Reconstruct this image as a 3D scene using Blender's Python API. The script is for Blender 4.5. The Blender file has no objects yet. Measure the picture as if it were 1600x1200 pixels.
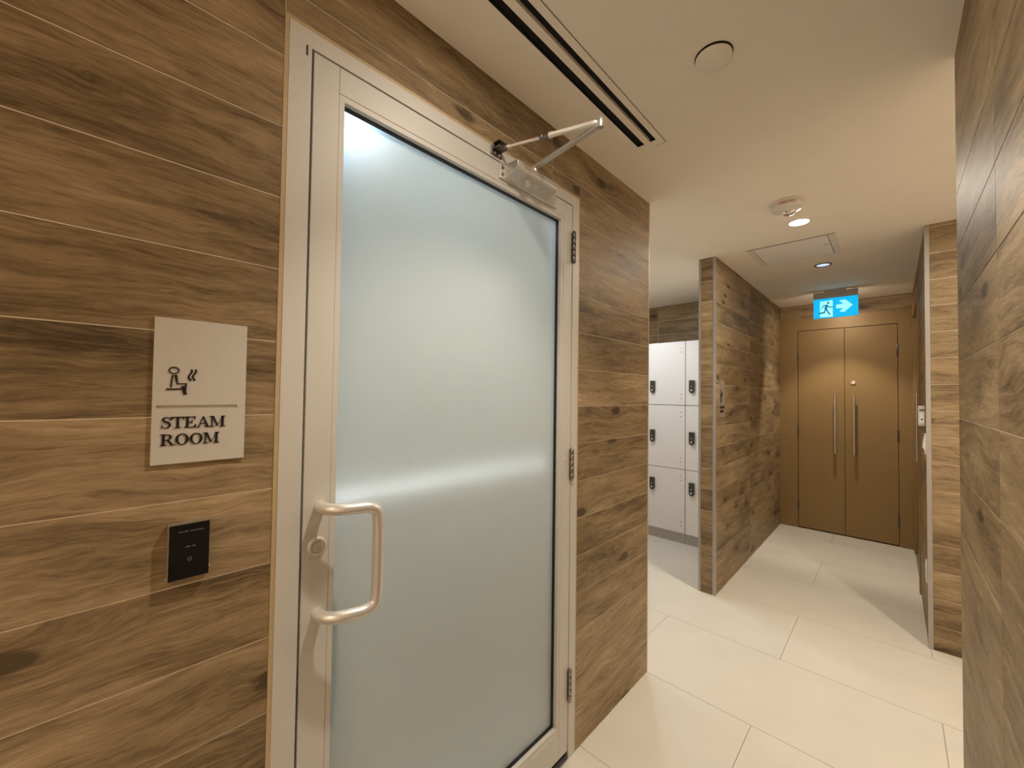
import bpy, bmesh, math, random
from mathutils import Vector, Matrix, Euler
random.seed(7)
scn = bpy.context.scene
COL = scn.collection
H = 2.41                      # ceiling height
XL, XR = -0.92, 0.136         # hall walls
YE = 5.34                     # far wall

# ---------------------------------------------------------------- camera
F, YAW, PITCH, ROLL = 626.889, -0.760422, 0.0235092, -0.0132716
cy, sy, cp, sp = math.cos(YAW), math.sin(YAW), math.cos(PITCH), math.sin(PITCH)
fw = Vector((sy*cp, cy*cp, sp)); rt = Vector((cy, -sy, 0)); dn = fw.cross(rt)
cr, sr = math.cos(ROLL), math.sin(ROLL)
rt, dn = cr*rt + sr*dn, -sr*rt + cr*dn
cam = bpy.data.cameras.new('camera'); cam.sensor_width = 36; cam.sensor_fit = 'HORIZONTAL'
cam.lens = 36*F/1600; cam.clip_start = 0.02
co = bpy.data.objects.new('camera', cam); COL.objects.link(co)
m = Matrix.Identity(4)
for i in range(3):
    m[i][0], m[i][1], m[i][2] = rt[i], -dn[i], -fw[i]
m.translation = (0, 0, 1.407)
co.matrix_world = m
scn.camera = co

# ---------------------------------------------------------------- world, lights, exposure
w = bpy.data.worlds.new('world'); scn.world = w; w.use_nodes = True
w.node_tree.nodes['Background'].inputs[0].default_value = (0.9, 0.8, 0.7, 1)
w.node_tree.nodes['Background'].inputs[1].default_value = 0.02
vs = scn.view_settings
vs.view_transform = 'Standard'; vs.look = 'None'; vs.gamma = 1; vs.use_curve_mapping = False
vs.exposure = 0.0
scn.cycles.max_bounces = 10; scn.cycles.diffuse_bounces = 6; scn.cycles.transmission_bounces = 8
WARM = (1.0, 0.90, 0.765)
def spot(name, loc, energy, color=WARM, angle=96, blend=0.55, radius=0.022, aim=(0, 0, -1)):
    l = bpy.data.lights.new(name, 'SPOT'); l.energy = energy; l.color = color
    l.spot_size = math.radians(angle); l.spot_blend = blend; l.shadow_soft_size = radius
    o = bpy.data.objects.new(name, l); COL.objects.link(o); o.location = loc
    o.rotation_euler = Vector(aim).to_track_quat('-Z', 'Y').to_euler(); return o
def area(name, loc, energy, color, size, aim=(0, 0, -1), sy_=None):
    l = bpy.data.lights.new(name, 'AREA'); l.energy = energy; l.color = color
    l.shape = 'RECTANGLE'; l.size = size; l.size_y = sy_ or size
    o = bpy.data.objects.new(name, l); COL.objects.link(o); o.location = loc
    o.rotation_euler = Vector(aim).to_track_quat('-Z', 'Y').to_euler(); return o
LX = -0.385
def lamp(name, x, y, narrow, wide, color=WARM, ang=94, bl=0.5):
    spot(name, (x, y, H-0.012), narrow, color, ang, bl)
    l = area(name+'_wide', (x, y, H-0.008), wide, color, 0.10); l.data.shape = 'DISK'
for y, a, b, g, h in ((-1.25, 100, 5, 104, 0.5), (0.76, 52, 4.5, 98, 0.6), (2.77, 40, 9, 96, 0.55), (4.83, 66, 3, 86, 0.45)):  # first lamp is unseen behind the camera, added as fill for the ceiling
    lamp('downlight_lamp', LX, y, a, b, WARM, g, h)
lamp('recess_lamp', 0.62, 2.5, 32, 12)
spot('corridor_lamp', (-0.38, 3.79, H-0.012), 26, (1.0, 0.92, 0.80), 64, 0.7)
COOL = (0.82, 0.90, 1.0)
spot('alcove_lamp', (-1.95, 3.1, H-0.012), 28, COOL, angle=150, blend=0.4, radius=0.05)
area('alcove_lamp_wide', (-1.75, 3.3, H-0.008), 9, COOL, 0.10)
spot('alcove_lamp_two', (-2.5, 2.5, H-0.012), 20, COOL, angle=150, blend=0.4, radius=0.05)

# ---------------------------------------------------------------- materials
def newmat(name):
    mt = bpy.data.materials.new(name); mt.use_nodes = True
    nt = mt.node_tree; return mt, nt, nt.nodes['Principled BSDF']
def simple(name, col, rough=0.5, metal=0.0, noise=0.0, nscale=60, bump=0.0, bscale=300, spec=0.5, rvar=0.0):
    mt, nt, b = newmat(name)
    b.inputs['Roughness'].default_value = rough; b.inputs['Metallic'].default_value = metal
    b.inputs['Specular IOR Level'].default_value = spec
    tc = nt.nodes.new('ShaderNodeTexCoord')
    n = nt.nodes.new('ShaderNodeTexNoise'); n.inputs['Scale'].default_value = nscale; n.inputs['Detail'].default_value = 4
    nt.links.new(tc.outputs['Object'], n.inputs['Vector'])
    r = nt.nodes.new('ShaderNodeValToRGB')
    r.color_ramp.elements[0].position = 0.3; r.color_ramp.elements[1].position = 0.7
    r.color_ramp.elements[0].color = tuple(c*(1-noise) for c in col)+(1,)
    r.color_ramp.elements[1].color = tuple(min(1, c*(1+noise)) for c in col)+(1,)
    nt.links.new(n.outputs['Fac'], r.inputs['Fac']); nt.links.new(r.outputs['Color'], b.inputs['Base Color'])
    if rvar:
        mr = nt.nodes.new('ShaderNodeMapRange'); mr.inputs['To Min'].default_value = rough-rvar; mr.inputs['To Max'].default_value = rough+rvar
        nt.links.new(n.outputs['Fac'], mr.inputs['Value']); nt.links.new(mr.outputs['Result'], b.inputs['Roughness'])
    if bump:
        n2 = nt.nodes.new('ShaderNodeTexNoise'); n2.inputs['Scale'].default_value = bscale; n2.inputs['Detail'].default_value = 3
        nt.links.new(tc.outputs['Object'], n2.inputs['Vector'])
        bp = nt.nodes.new('ShaderNodeBump'); bp.inputs['Strength'].default_value = bump; bp.inputs['Distance'].default_value = 0.002
        nt.links.new(n2.outputs['Fac'], bp.inputs['Height']); nt.links.new(bp.outputs['Normal'], b.inputs['Normal'])
    return mt
def emit(name, col, s):
    mt, nt, b = newmat(name)
    b.inputs['Base Color'].default_value = tuple(col)+(1,)
    b.inputs['Emission Color'].default_value = tuple(col)+(1,); b.inputs['Emission Strength'].default_value = s
    return mt

def wood_material():
    mt, nt, b = newmat('wood_look_porcelain'); N, L = nt.nodes, nt.links
    def nd(t, **k):
        n = N.new(t)
        for a, v in k.items(): setattr(n, a, v)
        return n
    def math_(op, a, c=None, clamp=False):
        n = nd('ShaderNodeMath', operation=op, use_clamp=clamp)
        for i, v in enumerate((a, c)):
            if v is None: continue
            if isinstance(v, (int, float)): n.inputs[i].default_value = v
            else: L.new(v, n.inputs[i])
        return n.outputs[0]
    tc = nd('ShaderNodeTexCoord'); oi = nd('ShaderNodeObjectInfo')
    sep = nd('ShaderNodeSeparateXYZ'); L.new(tc.outputs['Object'], sep.inputs[0])
    rx = math_('MULTIPLY', oi.outputs['Random'], 61.0); rz = math_('MULTIPLY', oi.outputs['Random'], 37.0)
    x = math_('ADD', sep.outputs['X'], rx); z = math_('ADD', sep.outputs['Z'], rz)
    def noise(sx, sz, detail=3, rough=0.5, dist=0.0, off=0.0, zin=None):
        c = nd('ShaderNodeCombineXYZ')
        L.new(math_('MULTIPLY', x, sx), c.inputs[0]); L.new(math_('MULTIPLY', zin or z, sz), c.inputs[1])
        c.inputs[2].default_value = off
        n = nd('ShaderNodeTexNoise'); n.inputs['Scale'].default_value = 1.0
        n.inputs['Detail'].default_value = detail; n.inputs['Roughness'].default_value = rough
        n.inputs['Distortion'].default_value = dist
        L.new(c.outputs[0], n.inputs['Vector']); return n.outputs['Fac']
    # knots: sparse dark eyes that push the grain aside
    c = nd('ShaderNodeCombineXYZ')
    L.new(math_('MULTIPLY', x, 2.0), c.inputs[0]); L.new(math_('MULTIPLY', z, 4.6), c.inputs[1])
    vo = nd('ShaderNodeTexVoronoi', voronoi_dimensions='2D'); vo.inputs['Scale'].default_value = 1.0
    L.new(c.outputs[0], vo.inputs['Vector'])
    sc = nd('ShaderNodeSeparateColor'); L.new(vo.outputs['Color'], sc.inputs[0])
    on = math_('GREATER_THAN', sc.outputs[0], 0.5)
    jig = noise(14, 30, 3, 0.6, 0.6, 9.0)
    dk = math_('ADD', vo.outputs['Distance'], math_('MULTIPLY', math_('SUBTRACT', jig, 0.5), 0.10))
    halo = nd('ShaderNodeMapRange'); halo.inputs['From Min'].default_value = 0.34; halo.inputs['From Max'].default_value = 0.03
    halo.interpolation_type = 'SMOOTHSTEP'; L.new(dk, halo.inputs['Value'])
    core = nd('ShaderNodeMapRange'); core.inputs['From Min'].default_value = 0.11; core.inputs['From Max'].default_value = 0.03
    core.interpolation_type = 'SMOOTHSTEP'; L.new(dk, core.inputs['Value'])
    halo_ = math_('MULTIPLY', halo.outputs[0], on); core_ = math_('MULTIPLY', core.outputs[0], on)
    # warped cross-grain coordinate
    warp = noise(2.6, 7.0, 3, 0.55, 0.3, 3.0)
    zw = math_('ADD', z, math_('MULTIPLY', math_('SUBTRACT', warp, 0.5), 0.085))
    zw = math_('ADD', zw, math_('MULTIPLY', halo_, 0.022))
    broad = noise(2.0, 14.0, 4, 0.6, 0.5, 1.0, zw)
    streak = noise(5.0, 62.0, 6, 0.72, 0.5, 5.0, zw)
    fine = noise(22.0, 210.0, 4, 0.7, 0.3, 7.0, zw)
    blot = noise(2.2, 5.0, 3, 0.55, 0.3, 11.0)
    v = math_('ADD', math_('MULTIPLY', broad, 0.66), math_('MULTIPLY', streak, 0.66))
    v = math_('ADD', v, math_('MULTIPLY', fine, 0.50))
    v = math_('ADD', v, math_('MULTIPLY', blot, 0.42))
    v = math_('SUBTRACT', v, 0.66)
    v = math_('SUBTRACT', v, math_('MULTIPLY', halo_, 0.07))
    v = math_('SUBTRACT', v, math_('MULTIPLY', core_, 0.28))
    v = math_('ADD', v, math_('MULTIPLY', math_('SUBTRACT', oi.outputs['Random'], 0.5), 0.15))
    v = math_('ADD', math_('MULTIPLY', math_('SUBTRACT', v, 0.5), 1.22), 0.525)
    # dark pores / cracks along the grain
    crack = noise(6.0, 130.0, 3, 0.55, 0.6, 15.0, zw)
    ck = nd('ShaderNodeMapRange'); ck.inputs['From Min'].default_value = 0.66; ck.inputs['From Max'].default_value = 0.76
    L.new(crack, ck.inputs['Value'])
    v = math_('SUBTRACT', v, math_('MULTIPLY', ck.outputs[0], 0.17))
    r = nd('ShaderNodeValToRGB'); e = r.color_ramp.elements
    e[0].position = 0.12; e[0].color = (0.078, 0.051, 0.026, 1)
    e[1].position = 0.84; e[1].color = (0.48, 0.355, 0.205, 1)
    for p_, c_ in ((0.33, (0.180, 0.122, 0.063)), (0.50, (0.272, 0.190, 0.101)), (0.66, (0.35, 0.250, 0.138))):
        q = e.new(p_); q.color = c_+(1,)
    L.new(v, r.inputs['Fac']); L.new(r.outputs['Color'], b.inputs['Base Color'])
    b.inputs['Roughness'].default_value = 0.5; b.inputs['Specular IOR Level'].default_value = 0.25
    bp = nd('ShaderNodeBump'); bp.inputs['Strength'].default_value = 0.25; bp.inputs['Distance'].default_value = 0.0015
    L.new(math_('ADD', streak, fine), bp.inputs['Height']); L.new(bp.outputs['Normal'], b.inputs['Normal'])
    return mt
M = {}
M['wood'] = wood_material()
M['grout'] = simple('tile_grout', (0.80, 0.70, 0.56), 0.8, noise=0.06)
M['tile'] = simple('cream_porcelain', (0.59, 0.545, 0.465), 0.38, noise=0.025, nscale=5, bump=0.03, bscale=500, rvar=0.05)
M['floor_grout'] = simple('floor_grout', (0.20, 0.17, 0.13), 0.9, noise=0.1)
M['ceiling'] = simple('ceiling_paint', (0.87, 0.81, 0.72), 0.9, noise=0.015, nscale=8, bump=0.12, bscale=700)
M['paint'] = simple('wall_paint', (0.78, 0.70, 0.60), 0.9, noise=0.02)
M['alu'] = simple('satin_aluminium', (0.60, 0.575, 0.525), 0.55, 0.25, noise=0.02, nscale=200, bump=0.03, bscale=900)
M['alu_trim'] = simple('pale_metal_trim', (0.40, 0.375, 0.345), 0.4, 0.5, noise=0.02)
M['tan_trim'] = simple('tan_tile_trim', (0.50, 0.375, 0.22), 0.45, 0.2, noise=0.04)
M['black'] = simple('black_rubber', (0.006, 0.006, 0.008), 0.5, noise=0.1)
M['void'] = simple('matt_dark_and_gap_shade', (0.006, 0.005, 0.007), 0.9, noise=0.1)
M['steel'] = simple('brushed_steel', (0.78, 0.75, 0.72), 0.24, 0.9, noise=0.03, nscale=150)
M['hinge_steel'] = simple('hinge_steel', (0.38, 0.33, 0.28), 0.3, 1.0, noise=0.06)
M['dark_steel'] = simple('dark_steel', (0.20, 0.18, 0.17), 0.35, 1.0, noise=0.1)
M['satin'] = simple('satin_handle', (0.72, 0.69, 0.64), 0.34, 0.6, noise=0.02)
M['closer'] = simple('closer_paint', (0.60, 0.575, 0.53), 0.35, 0.7, noise=0.02)
M['sign'] = simple('sign_panel', (0.56, 0.52, 0.46), 0.45, 0.15, noise=0.02, nscale=90, bump=0.06, bscale=900)
M['ink'] = simple('black_raised_print', (0.012, 0.009, 0.010), 0.4, noise=0.1)
M['panel_glass'] = simple('black_panel_glass', (0.005, 0.005, 0.006), 0.12, noise=0.1)
M['panel_rim'] = simple('panel_rim', (0.34, 0.29, 0.22), 0.35, 0.7, noise=0.04)
M['grey_print'] = simple('grey_print', (0.12, 0.12, 0.125), 0.5, noise=0.02)
M['bronze'] = simple('bronze_laminate', (0.268, 0.170, 0.066), 0.42, 0.2, noise=0.07, nscale=420, bump=0.08, bscale=900)
M['locker'] = simple('locker_laminate', (0.70, 0.67, 0.63), 0.4, noise=0.015)
M['locker_body'] = simple('locker_carcass', (0.05, 0.045, 0.045), 0.6, noise=0.05)
M['kick'] = simple('locker_plinth', (0.42, 0.39, 0.35), 0.35, 0.6, noise=0.04)
M['lock'] = simple('dark_lock', (0.06, 0.052, 0.047), 0.35, 0.4, noise=0.1)
M['white'] = simple('white_plastic', (0.74, 0.70, 0.64), 0.4, noise=0.01)
M['grey'] = simple('grey_plastic', (0.50, 0.46, 0.42), 0.45, noise=0.03)
M['red'] = simple('red_print', (0.45, 0.02, 0.01), 0.5, noise=0.05)
M['steam_wall'] = simple('steam_room_tile', (0.50, 0.50, 0.48), 0.5, noise=0.03, nscale=4)
M['lens'] = emit('lamp_lens', (1.0, 0.93, 0.82), 14.0)
M['lens_cool'] = emit('cool_lamp_lens', (0.66, 0.78, 1.0), 0.85)
M['strip'] = emit('led_strip', (0.9, 0.96, 1.0), 10.0)
M['steam_glow'] = emit('steam_lamp_glow', (0.46, 0.72, 1.0), 68)
M['steam_fill_glow'] = emit('steam_fill_lamp_glow', (0.94, 0.95, 0.97), 13)
M['exit_blue'] = emit('exit_face_blue', (0.0, 0.43, 0.83), 1.0)
M['exit_white'] = emit('exit_symbol_pale', (0.34, 0.98, 0.90), 1.0)

def glass_material():
    mt, nt, b = newmat('frosted_glass'); N, L = nt.nodes, nt.links
    b.inputs['Base Color'].default_value = (0.90, 0.92, 0.90, 1)
    b.inputs['Transmission Weight'].default_value = 1.0; b.inputs['IOR'].default_value = 1.45
    tc = N.new('ShaderNodeTexCoord')
    n = N.new('ShaderNodeTexNoise'); n.inputs['Scale'].default_value = 7; n.inputs['Detail'].default_value = 4
    L.new(tc.outputs['Object'], n.inputs['Vector'])
    mr = N.new('ShaderNodeMapRange'); mr.inputs['To Min'].default_value = 0.27; mr.inputs['To Max'].default_value = 0.33
    L.new(n.outputs['Fac'], mr.inputs['Value']); L.new(mr.outputs['Result'], b.inputs['Roughness'])
    v = N.new('ShaderNodeTexVoronoi'); v.inputs['Scale'].default_value = 150
    L.new(tc.outputs['Object'], v.inputs['Vector'])
    d = N.new('ShaderNodeMapRange'); d.inputs['From Min'].default_value = 0.28; d.inputs['From Max'].default_value = 0.0
    L.new(v.outputs['Distance'], d.inputs['Value'])
    bp = N.new('ShaderNodeBump'); bp.inputs['Strength'].default_value = 0.25; bp.inputs['Distance'].default_value = 0.002
    L.new(d.outputs['Result'], bp.inputs['Height']); L.new(bp.outputs['Normal'], b.inputs['Normal'])
    df = N.new('ShaderNodeBsdfTranslucent'); df.inputs['Color'].default_value = (0.80, 0.84, 0.80, 1)
    d2 = N.new('ShaderNodeBsdfDiffuse'); d2.inputs['Color'].default_value = (0.84, 0.88, 0.82, 1)
    mx = N.new('ShaderNodeMixShader'); mx.inputs[0].default_value = 0.62
    L.new(df.outputs[0], mx.inputs[1]); L.new(d2.outputs[0], mx.inputs[2])
    m2 = N.new('ShaderNodeMixShader'); m2.inputs[0].default_value = 0.5
    L.new(b.outputs[0], m2.inputs[1]); L.new(mx.outputs[0], m2.inputs[2])
    L.new(m2.outputs[0], N['Material Output'].inputs['Surface'])
    return mt
M['frost'] = glass_material()

# ---------------------------------------------------------------- helpers
ORG = {}
def org(p): return ORG.get(p.name, Vector((0, 0, 0))) if p else Vector((0, 0, 0))
def obj(name, bm, mat, parent=None, bevel=0.0, smooth=False, loc=None, seg=2):
    """link a bmesh given in world coordinates as ONE object"""
    o0 = org(parent)
    l = Vector(loc) if loc is not None else o0
    bmesh.ops.translate(bm, verts=bm.verts, vec=-l)
    bmesh.ops.recalc_face_normals(bm, faces=bm.faces)
    me = bpy.data.meshes.new(name); bm.to_mesh(me); bm.free()
    me.materials.append(M[mat] if isinstance(mat, str) else mat)
    if smooth:
        for p in me.polygons: p.use_smooth = True
        me.set_sharp_from_angle(angle=math.radians(40))
    o = bpy.data.objects.new(name, me); COL.objects.link(o)
    if parent: o.parent = parent
    o.location = l - o0; ORG[o.name] = l.copy()
    if bevel:
        b = o.modifiers.new('bevel', 'BEVEL'); b.width = bevel; b.segments = seg; b.limit_method = 'ANGLE'
    return o
def thing(name, loc, label, cat, group=None, kind=None):
    o = bpy.data.objects.new(name, None); COL.objects.link(o); o.location = loc
    o.empty_display_size = 0.05; ORG[o.name] = Vector(loc); tag(o, label, cat, group, kind); return o
def tag(o, label=None, cat=None, group=None, kind=None):
    for k, v in (('label', label), ('category', cat), ('group', group), ('kind', kind)):
        if v: o[k] = v
    return o
def box(bm, a, b):
    x0, x1 = sorted((a[0], b[0])); y0, y1 = sorted((a[1], b[1])); z0, z1 = sorted((a[2], b[2]))
    v = [bm.verts.new(p) for p in ((x0,y0,z0),(x1,y0,z0),(x1,y1,z0),(x0,y1,z0),(x0,y0,z1),(x1,y0,z1),(x1,y1,z1),(x0,y1,z1))]
    for f in ((0,3,2,1),(4,5,6,7),(0,1,5,4),(1,2,6,5),(2,3,7,6),(3,0,4,7)): bm.faces.new([v[i] for i in f])
    return bm
def boxes(*bs):
    bm = bmesh.new()
    for a, b in bs: box(bm, a, b)
    return bm
def B(x0, x1, y0, y1, z0, z1): return boxes(((x0, y0, z0), (x1, y1, z1)))
def prism(bm, pts, fn, d0, d1):
    """extrude a 2-D polygon; fn(u, v, d) gives world coordinates"""
    a = [bm.verts.new(fn(u, v, d0)) for u, v in pts]; b = [bm.verts.new(fn(u, v, d1)) for u, v in pts]
    n = len(pts); bm.faces.new(a); bm.faces.new(b[::-1])
    for i in range(n): bm.faces.new((a[i], b[i], b[(i+1) % n], a[(i+1) % n]))
def stroke(bm, pts, wd, fn, d0, d1, round_=True):
    ws = wd if isinstance(wd, (list, tuple)) else [wd]*len(pts)
    L, R_ = [], []
    n = len(pts)
    for i, (u, v) in enumerate(pts):
        a = pts[max(i-1, 0)]; b = pts[min(i+1, n-1)]
        t = Vector((b[0]-a[0], b[1]-a[1])); t.normalize(); nx, ny = -t.y, t.x
        k = 1.0
        if 0 < i < n-1:
            t1 = Vector((pts[i][0]-a[0], pts[i][1]-a[1])).normalized()
            k = 1/max(0.5, abs(t1.dot(t)))
        L.append((u+nx*ws[i]/2*k, v+ny*ws[i]/2*k)); R_.append((u-nx*ws[i]/2*k, v-ny*ws[i]/2*k))
    for i in range(n-1):
        prism(bm, [L[i], L[i+1], R_[i+1], R_[i]], fn, d0, d1)
    if round_:
        for i in (0, n-1):
            prism(bm, [(pts[i][0]+ws[i]/2*math.cos(t*math.pi/5), pts[i][1]+ws[i]/2*math.sin(t*math.pi/5)) for t in range(10)], fn, d0, d1)
def ring(bm, c, ro, ri, fn, d0, d1, n=24):
    for i in range(n):
        t0, t1 = 2*math.pi*i/n, 2*math.pi*(i+1)/n
        P = lambda r, t: (c[0]+r[0]*math.cos(t), c[1]+r[1]*math.sin(t))
        prism(bm, [P(ro, t0), P(ro, t1), P(ri, t1), P(ri, t0)], fn, d0, d1)
def tube(bm, pts, r, n=12, caps=True):
    pts = [Vector(p) for p in pts]; rs = r if isinstance(r, (list, tuple)) else [r]*len(pts)
    rings = []; up = None
    for i, p in enumerate(pts):
        t = (pts[min(i+1, len(pts)-1)] - pts[max(i-1, 0)]).normalized()
        if up is None:
            up = Vector((0, 0, 1)) if abs(t.z) < 0.9 else Vector((1, 0, 0))
        s = t.cross(up).normalized(); up = s.cross(t).normalized()
        rings.append([bm.verts.new(p + rs[i]*(math.cos(a)*s + math.sin(a)*up)) for a in [2*math.pi*k/n for k in range(n)]])
    for a, b in zip(rings, rings[1:]):
        for k in range(n): bm.faces.new((a[k], a[(k+1) % n], b[(k+1) % n], b[k]))
    if caps: bm.faces.new(rings[0][::-1]); bm.faces.new(rings[-1])
    return bm
def smoothpath(pts, n=6):
    pts = [Vector(p) for p in pts]; out = []
    for i in range(len(pts)-1):
        p0 = pts[max(i-1, 0)]; p1 = pts[i]; p2 = pts[i+1]; p3 = pts[min(i+2, len(pts)-1)]
        for k in range(n):
            t = k/n
            out.append(0.5*((2*p1)+(p2-p0)*t+(2*p0-5*p1+4*p2-p3)*t*t+(3*p1-p0-3*p2+p3)*t**3))
    return out+[pts[-1]]
def lathe(bm, prof, c, axis='z', n=32):
    """prof: list of (radius, offset along the axis)"""
    c = Vector(c); rings = []
    for r, d in prof:
        row = []
        for k in range(n):
            a = 2*math.pi*k/n; u, v = r*math.cos(a), r*math.sin(a)
            row.append(bm.verts.new(c + (Vector((u, v, d)) if axis == 'z' else Vector((d, u, v)) if axis == 'x' else Vector((u, d, v)))))
        rings.append(row)
    for a, b in zip(rings, rings[1:]):
        for k in range(n): bm.faces.new((a[k], a[(k+1) % n], b[(k+1) % n], b[k]))
    bm.faces.new(rings[0]); bm.faces.new(rings[-1])
    return bm
def struct(name, bm, mat, label=None):
    o = obj(name, bm, mat, loc=(0, 0, 0)); o['kind'] = 'structure'
    if label: o['label'] = label
    return o

PT = 0.0012        # how far the planks stand proud of the grout
G = 0.0011        # half joint
def plank(wall, axis, face, u0, u1, z0, z1):
    """one wood-look plank; axis 'x+' faces +x, 'x-' faces -x, 'y-' faces -y; u runs along the wall"""
    me = bpy.data.meshes.new('plank'); bm = bmesh.new()
    lx, lz = (u1-u0)/2, (z1-z0)/2; c = 0.0004
    f0 = [(-lx, -lz), (lx, -lz), (lx, lz), (-lx, lz)]
    f1 = [(-lx+c, -lz+c), (lx-c, -lz+c), (lx-c, lz-c), (-lx+c, lz-c)]
    rows = [[bm.verts.new((u, d, v)) for u, v in f] for f, d in ((f0, 0), (f0, -PT+c), (f1, -PT))]
    for a, b in zip(rows, rows[1:]):
        for k in range(4): bm.faces.new((a[k], a[(k+1) % 4], b[(k+1) % 4], b[k]))
    bm.faces.new(rows[0]); bm.faces.new(rows[-1]); bmesh.ops.recalc_face_normals(bm, faces=bm.faces)
    bm.to_mesh(me); bm.free(); me.materials.append(M['wood'])
    o = bpy.data.objects.new('plank', me); COL.objects.link(o); o.parent = wall
    uc, zc = (u0+u1)/2, (z0+z1)/2
    if axis == 'y-': o.location = (uc, face+PT, zc)
    elif axis == 'x+': o.location = (face-PT, uc, zc); o.rotation_euler = (0, 0, math.pi/2)
    else: o.location = (face+PT, uc, zc); o.rotation_euler = (0, 0, -math.pi/2)
    return o
def planks(wall, axis, face, u0, u1, z0, z1, first, pitch, cuts=()):
    zs = [z0]; z = first
    while z < z1-0.012:
        if z > z0+0.012: zs.append(z)
        z += pitch
    zs.append(z1)
    us = [u0]+[c for c in cuts if u0 < c < u1]+[u1]
    for a, b in zip(zs, zs[1:]):
        for s, t in zip(us, us[1:]):
            plank(wall, axis, face, s+(G if s > u0 else 0), t-(G if t < u1 else 0), a+(G if a > z0 else 0), b-(G if b < z1 else 0))

# ---------------------------------------------------------------- the setting
# door opening in the left wall
DY0, DY1, DZ = 0.262, 1.353, 2.203
wl = struct('wall_left', boxes(((XL-0.14, -1.7, 0), (XL-PT, DY0, H)), ((XL-0.14, DY0, DZ), (XL-PT, DY1, H)), ((XL-0.14, DY1, 0), (XL-PT, 1.99, H))), 'grout',
            'wall of brown wood-look planks around the steam room door')
planks(wl, 'x+', XL, -0.70, DY0, 0.0, H, 0.008, 0.15)
planks(wl, 'x+', XL, DY0+2*G, 1.99, 2.258+G, H, 2.408, 0.15, cuts=(1.17,))
planks(wl, 'x+', XL, DY0+2*G, DY1-G, DZ, 2.258-G, 3, 0.15, cuts=(1.17,))
planks(wl, 'x+', XL, DY1, 1.99, 0.0, 2.258-G, 0.008, 0.15)
wc = struct('wall_corridor_left', boxes(((-1.03+PT, 3.07+PT, 0), (XL-PT, YE+0.1, H))), 'grout', 'short plank-clad partition between lockers and corridor')
planks(wc, 'y-', 3.07, -1.018, -0.937, 0.0, H, 0.137, 0.1503)
planks(wc, 'x+', XL, 3.088, YE, 0.0, H, 0.137, 0.1503, cuts=(4.03, 4.995))
wr = struct('wall_right', boxes(((XR+PT, -1.7, 0), (XR+0.12, 1.72, H))), 'grout', 'near plank-clad wall at the right edge')
planks(wr, 'x-', XR, -0.12, 1.72, 0.0, H, 1.191-7*0.1615, 0.1615, cuts=(1.12,))
wq = struct('wall_corridor_right', boxes(((XR+PT, 3.3+PT, 0), (1.6, 3.42, H)), ((XR+PT, 3.42, 0), (XR+0.12, 4.15, H)),
            ((XR+PT, 4.15, 2.262), (XR+0.12, YE, H)), ((XR+0.09, 4.15, 0), (XR+0.12, YE, 2.262))), 'grout', 'plank-clad return wall right of the corridor')
planks(wq, 'y-', 3.3, XR+0.018, 0.62, 0.0, H, 0.137, 0.1503)
planks(wq, 'x-', XR, 3.318, 4.15, 0.0, H, 0.137, 0.1503)
planks(wq, 'x-', XR, 4.15, YE, 2.262, H, 0.137, 0.1503)
we = struct('wall_far', boxes(((-1.0, YE+PT, 2.262), (XR+0.12, YE+0.1, H)), ((-1.0, YE+0.05, 0), (XR+0.12, YE+0.1, 2.262))), 'grout', 'far wall above the double doors')
planks(we, 'y-', YE, XL, XR, 2.262, H, 0.137, 0.1503)
wa = struct('wall_alcove', boxes(((-2.75, 4.43+PT, 0), (-1.03, 4.53, H)), ((-2.85, 1.95, 0), (-2.75, 4.53, H))), 'grout', 'plank wall behind the lockers')
planks(wa, 'y-', 4.43, -2.75, -1.03, 1.79, H, 0.137, 0.1503, cuts=(-1.93,))
struct('wall_back', boxes(((-1.06, -1.8, 0), (XR+0.12, -1.7, H))), 'paint')
struct('wall_recess', boxes(((1.5, 1.72, 0), (1.6, 3.3, H)), ((XR+0.12, 1.62, 0), (1.6, 1.72, H))), 'paint')

# ceiling with a real hole for the slot diffuser
SX0, SX1, SY0, SY1 = -0.745, -0.667, -0.55, 1.503
cb = boxes(((-2.85, -1.8, H), (SX0, YE+0.1, H+0.08)), ((SX1, -1.8, H), (1.6, YE+0.1, H+0.08)),
           ((SX0, -1.8, H), (SX1, SY0, H+0.08)), ((SX0, SY1, H), (SX1, YE+0.1, H+0.08)))
struct('ceiling', cb, 'ceiling', 'matt cream painted ceiling')

# floor tiles 0.6 x 1.2 laid in half bond
fl = struct('floor', boxes(((-2.85, -1.8, -0.06), (1.6, YE+0.1, -0.002))), 'floor_grout', 'cream porcelain tile floor')
free = [(XL, -1.7, XR, YE), (-2.75, 1.99, XL, 3.07), (-2.75, 3.07, -1.03, 3.96), (XR, 1.72, 1.5, 3.3), (-1.06, DY0, XL, DY1)]
TL, TW = 1.198, 0.5985
for r in range(-1, 9):
    ty0 = 1.389 + (r-1)*TW - 0.0
    odd = r % 2 == 0
    for k in range(-3, 3):
        tx0 = (0.144 if odd else -0.452) + k*TL
        bm = bmesh.new(); ok = False
        for (a, b_, c, d) in free:
            x0, x1 = max(a, tx0+G), min(c, tx0+TL-G); y0, y1 = max(b_, ty0+G), min(d, ty0+TW-G)
            if x1-x0 > 0.004 and y1-y0 > 0.004:
                box(bm, (x0, y0, -0.002), (x1, y1, 0)); ok = True
        if ok: obj('tile', bm, 'tile', fl)
        else: bm.free()

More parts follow.
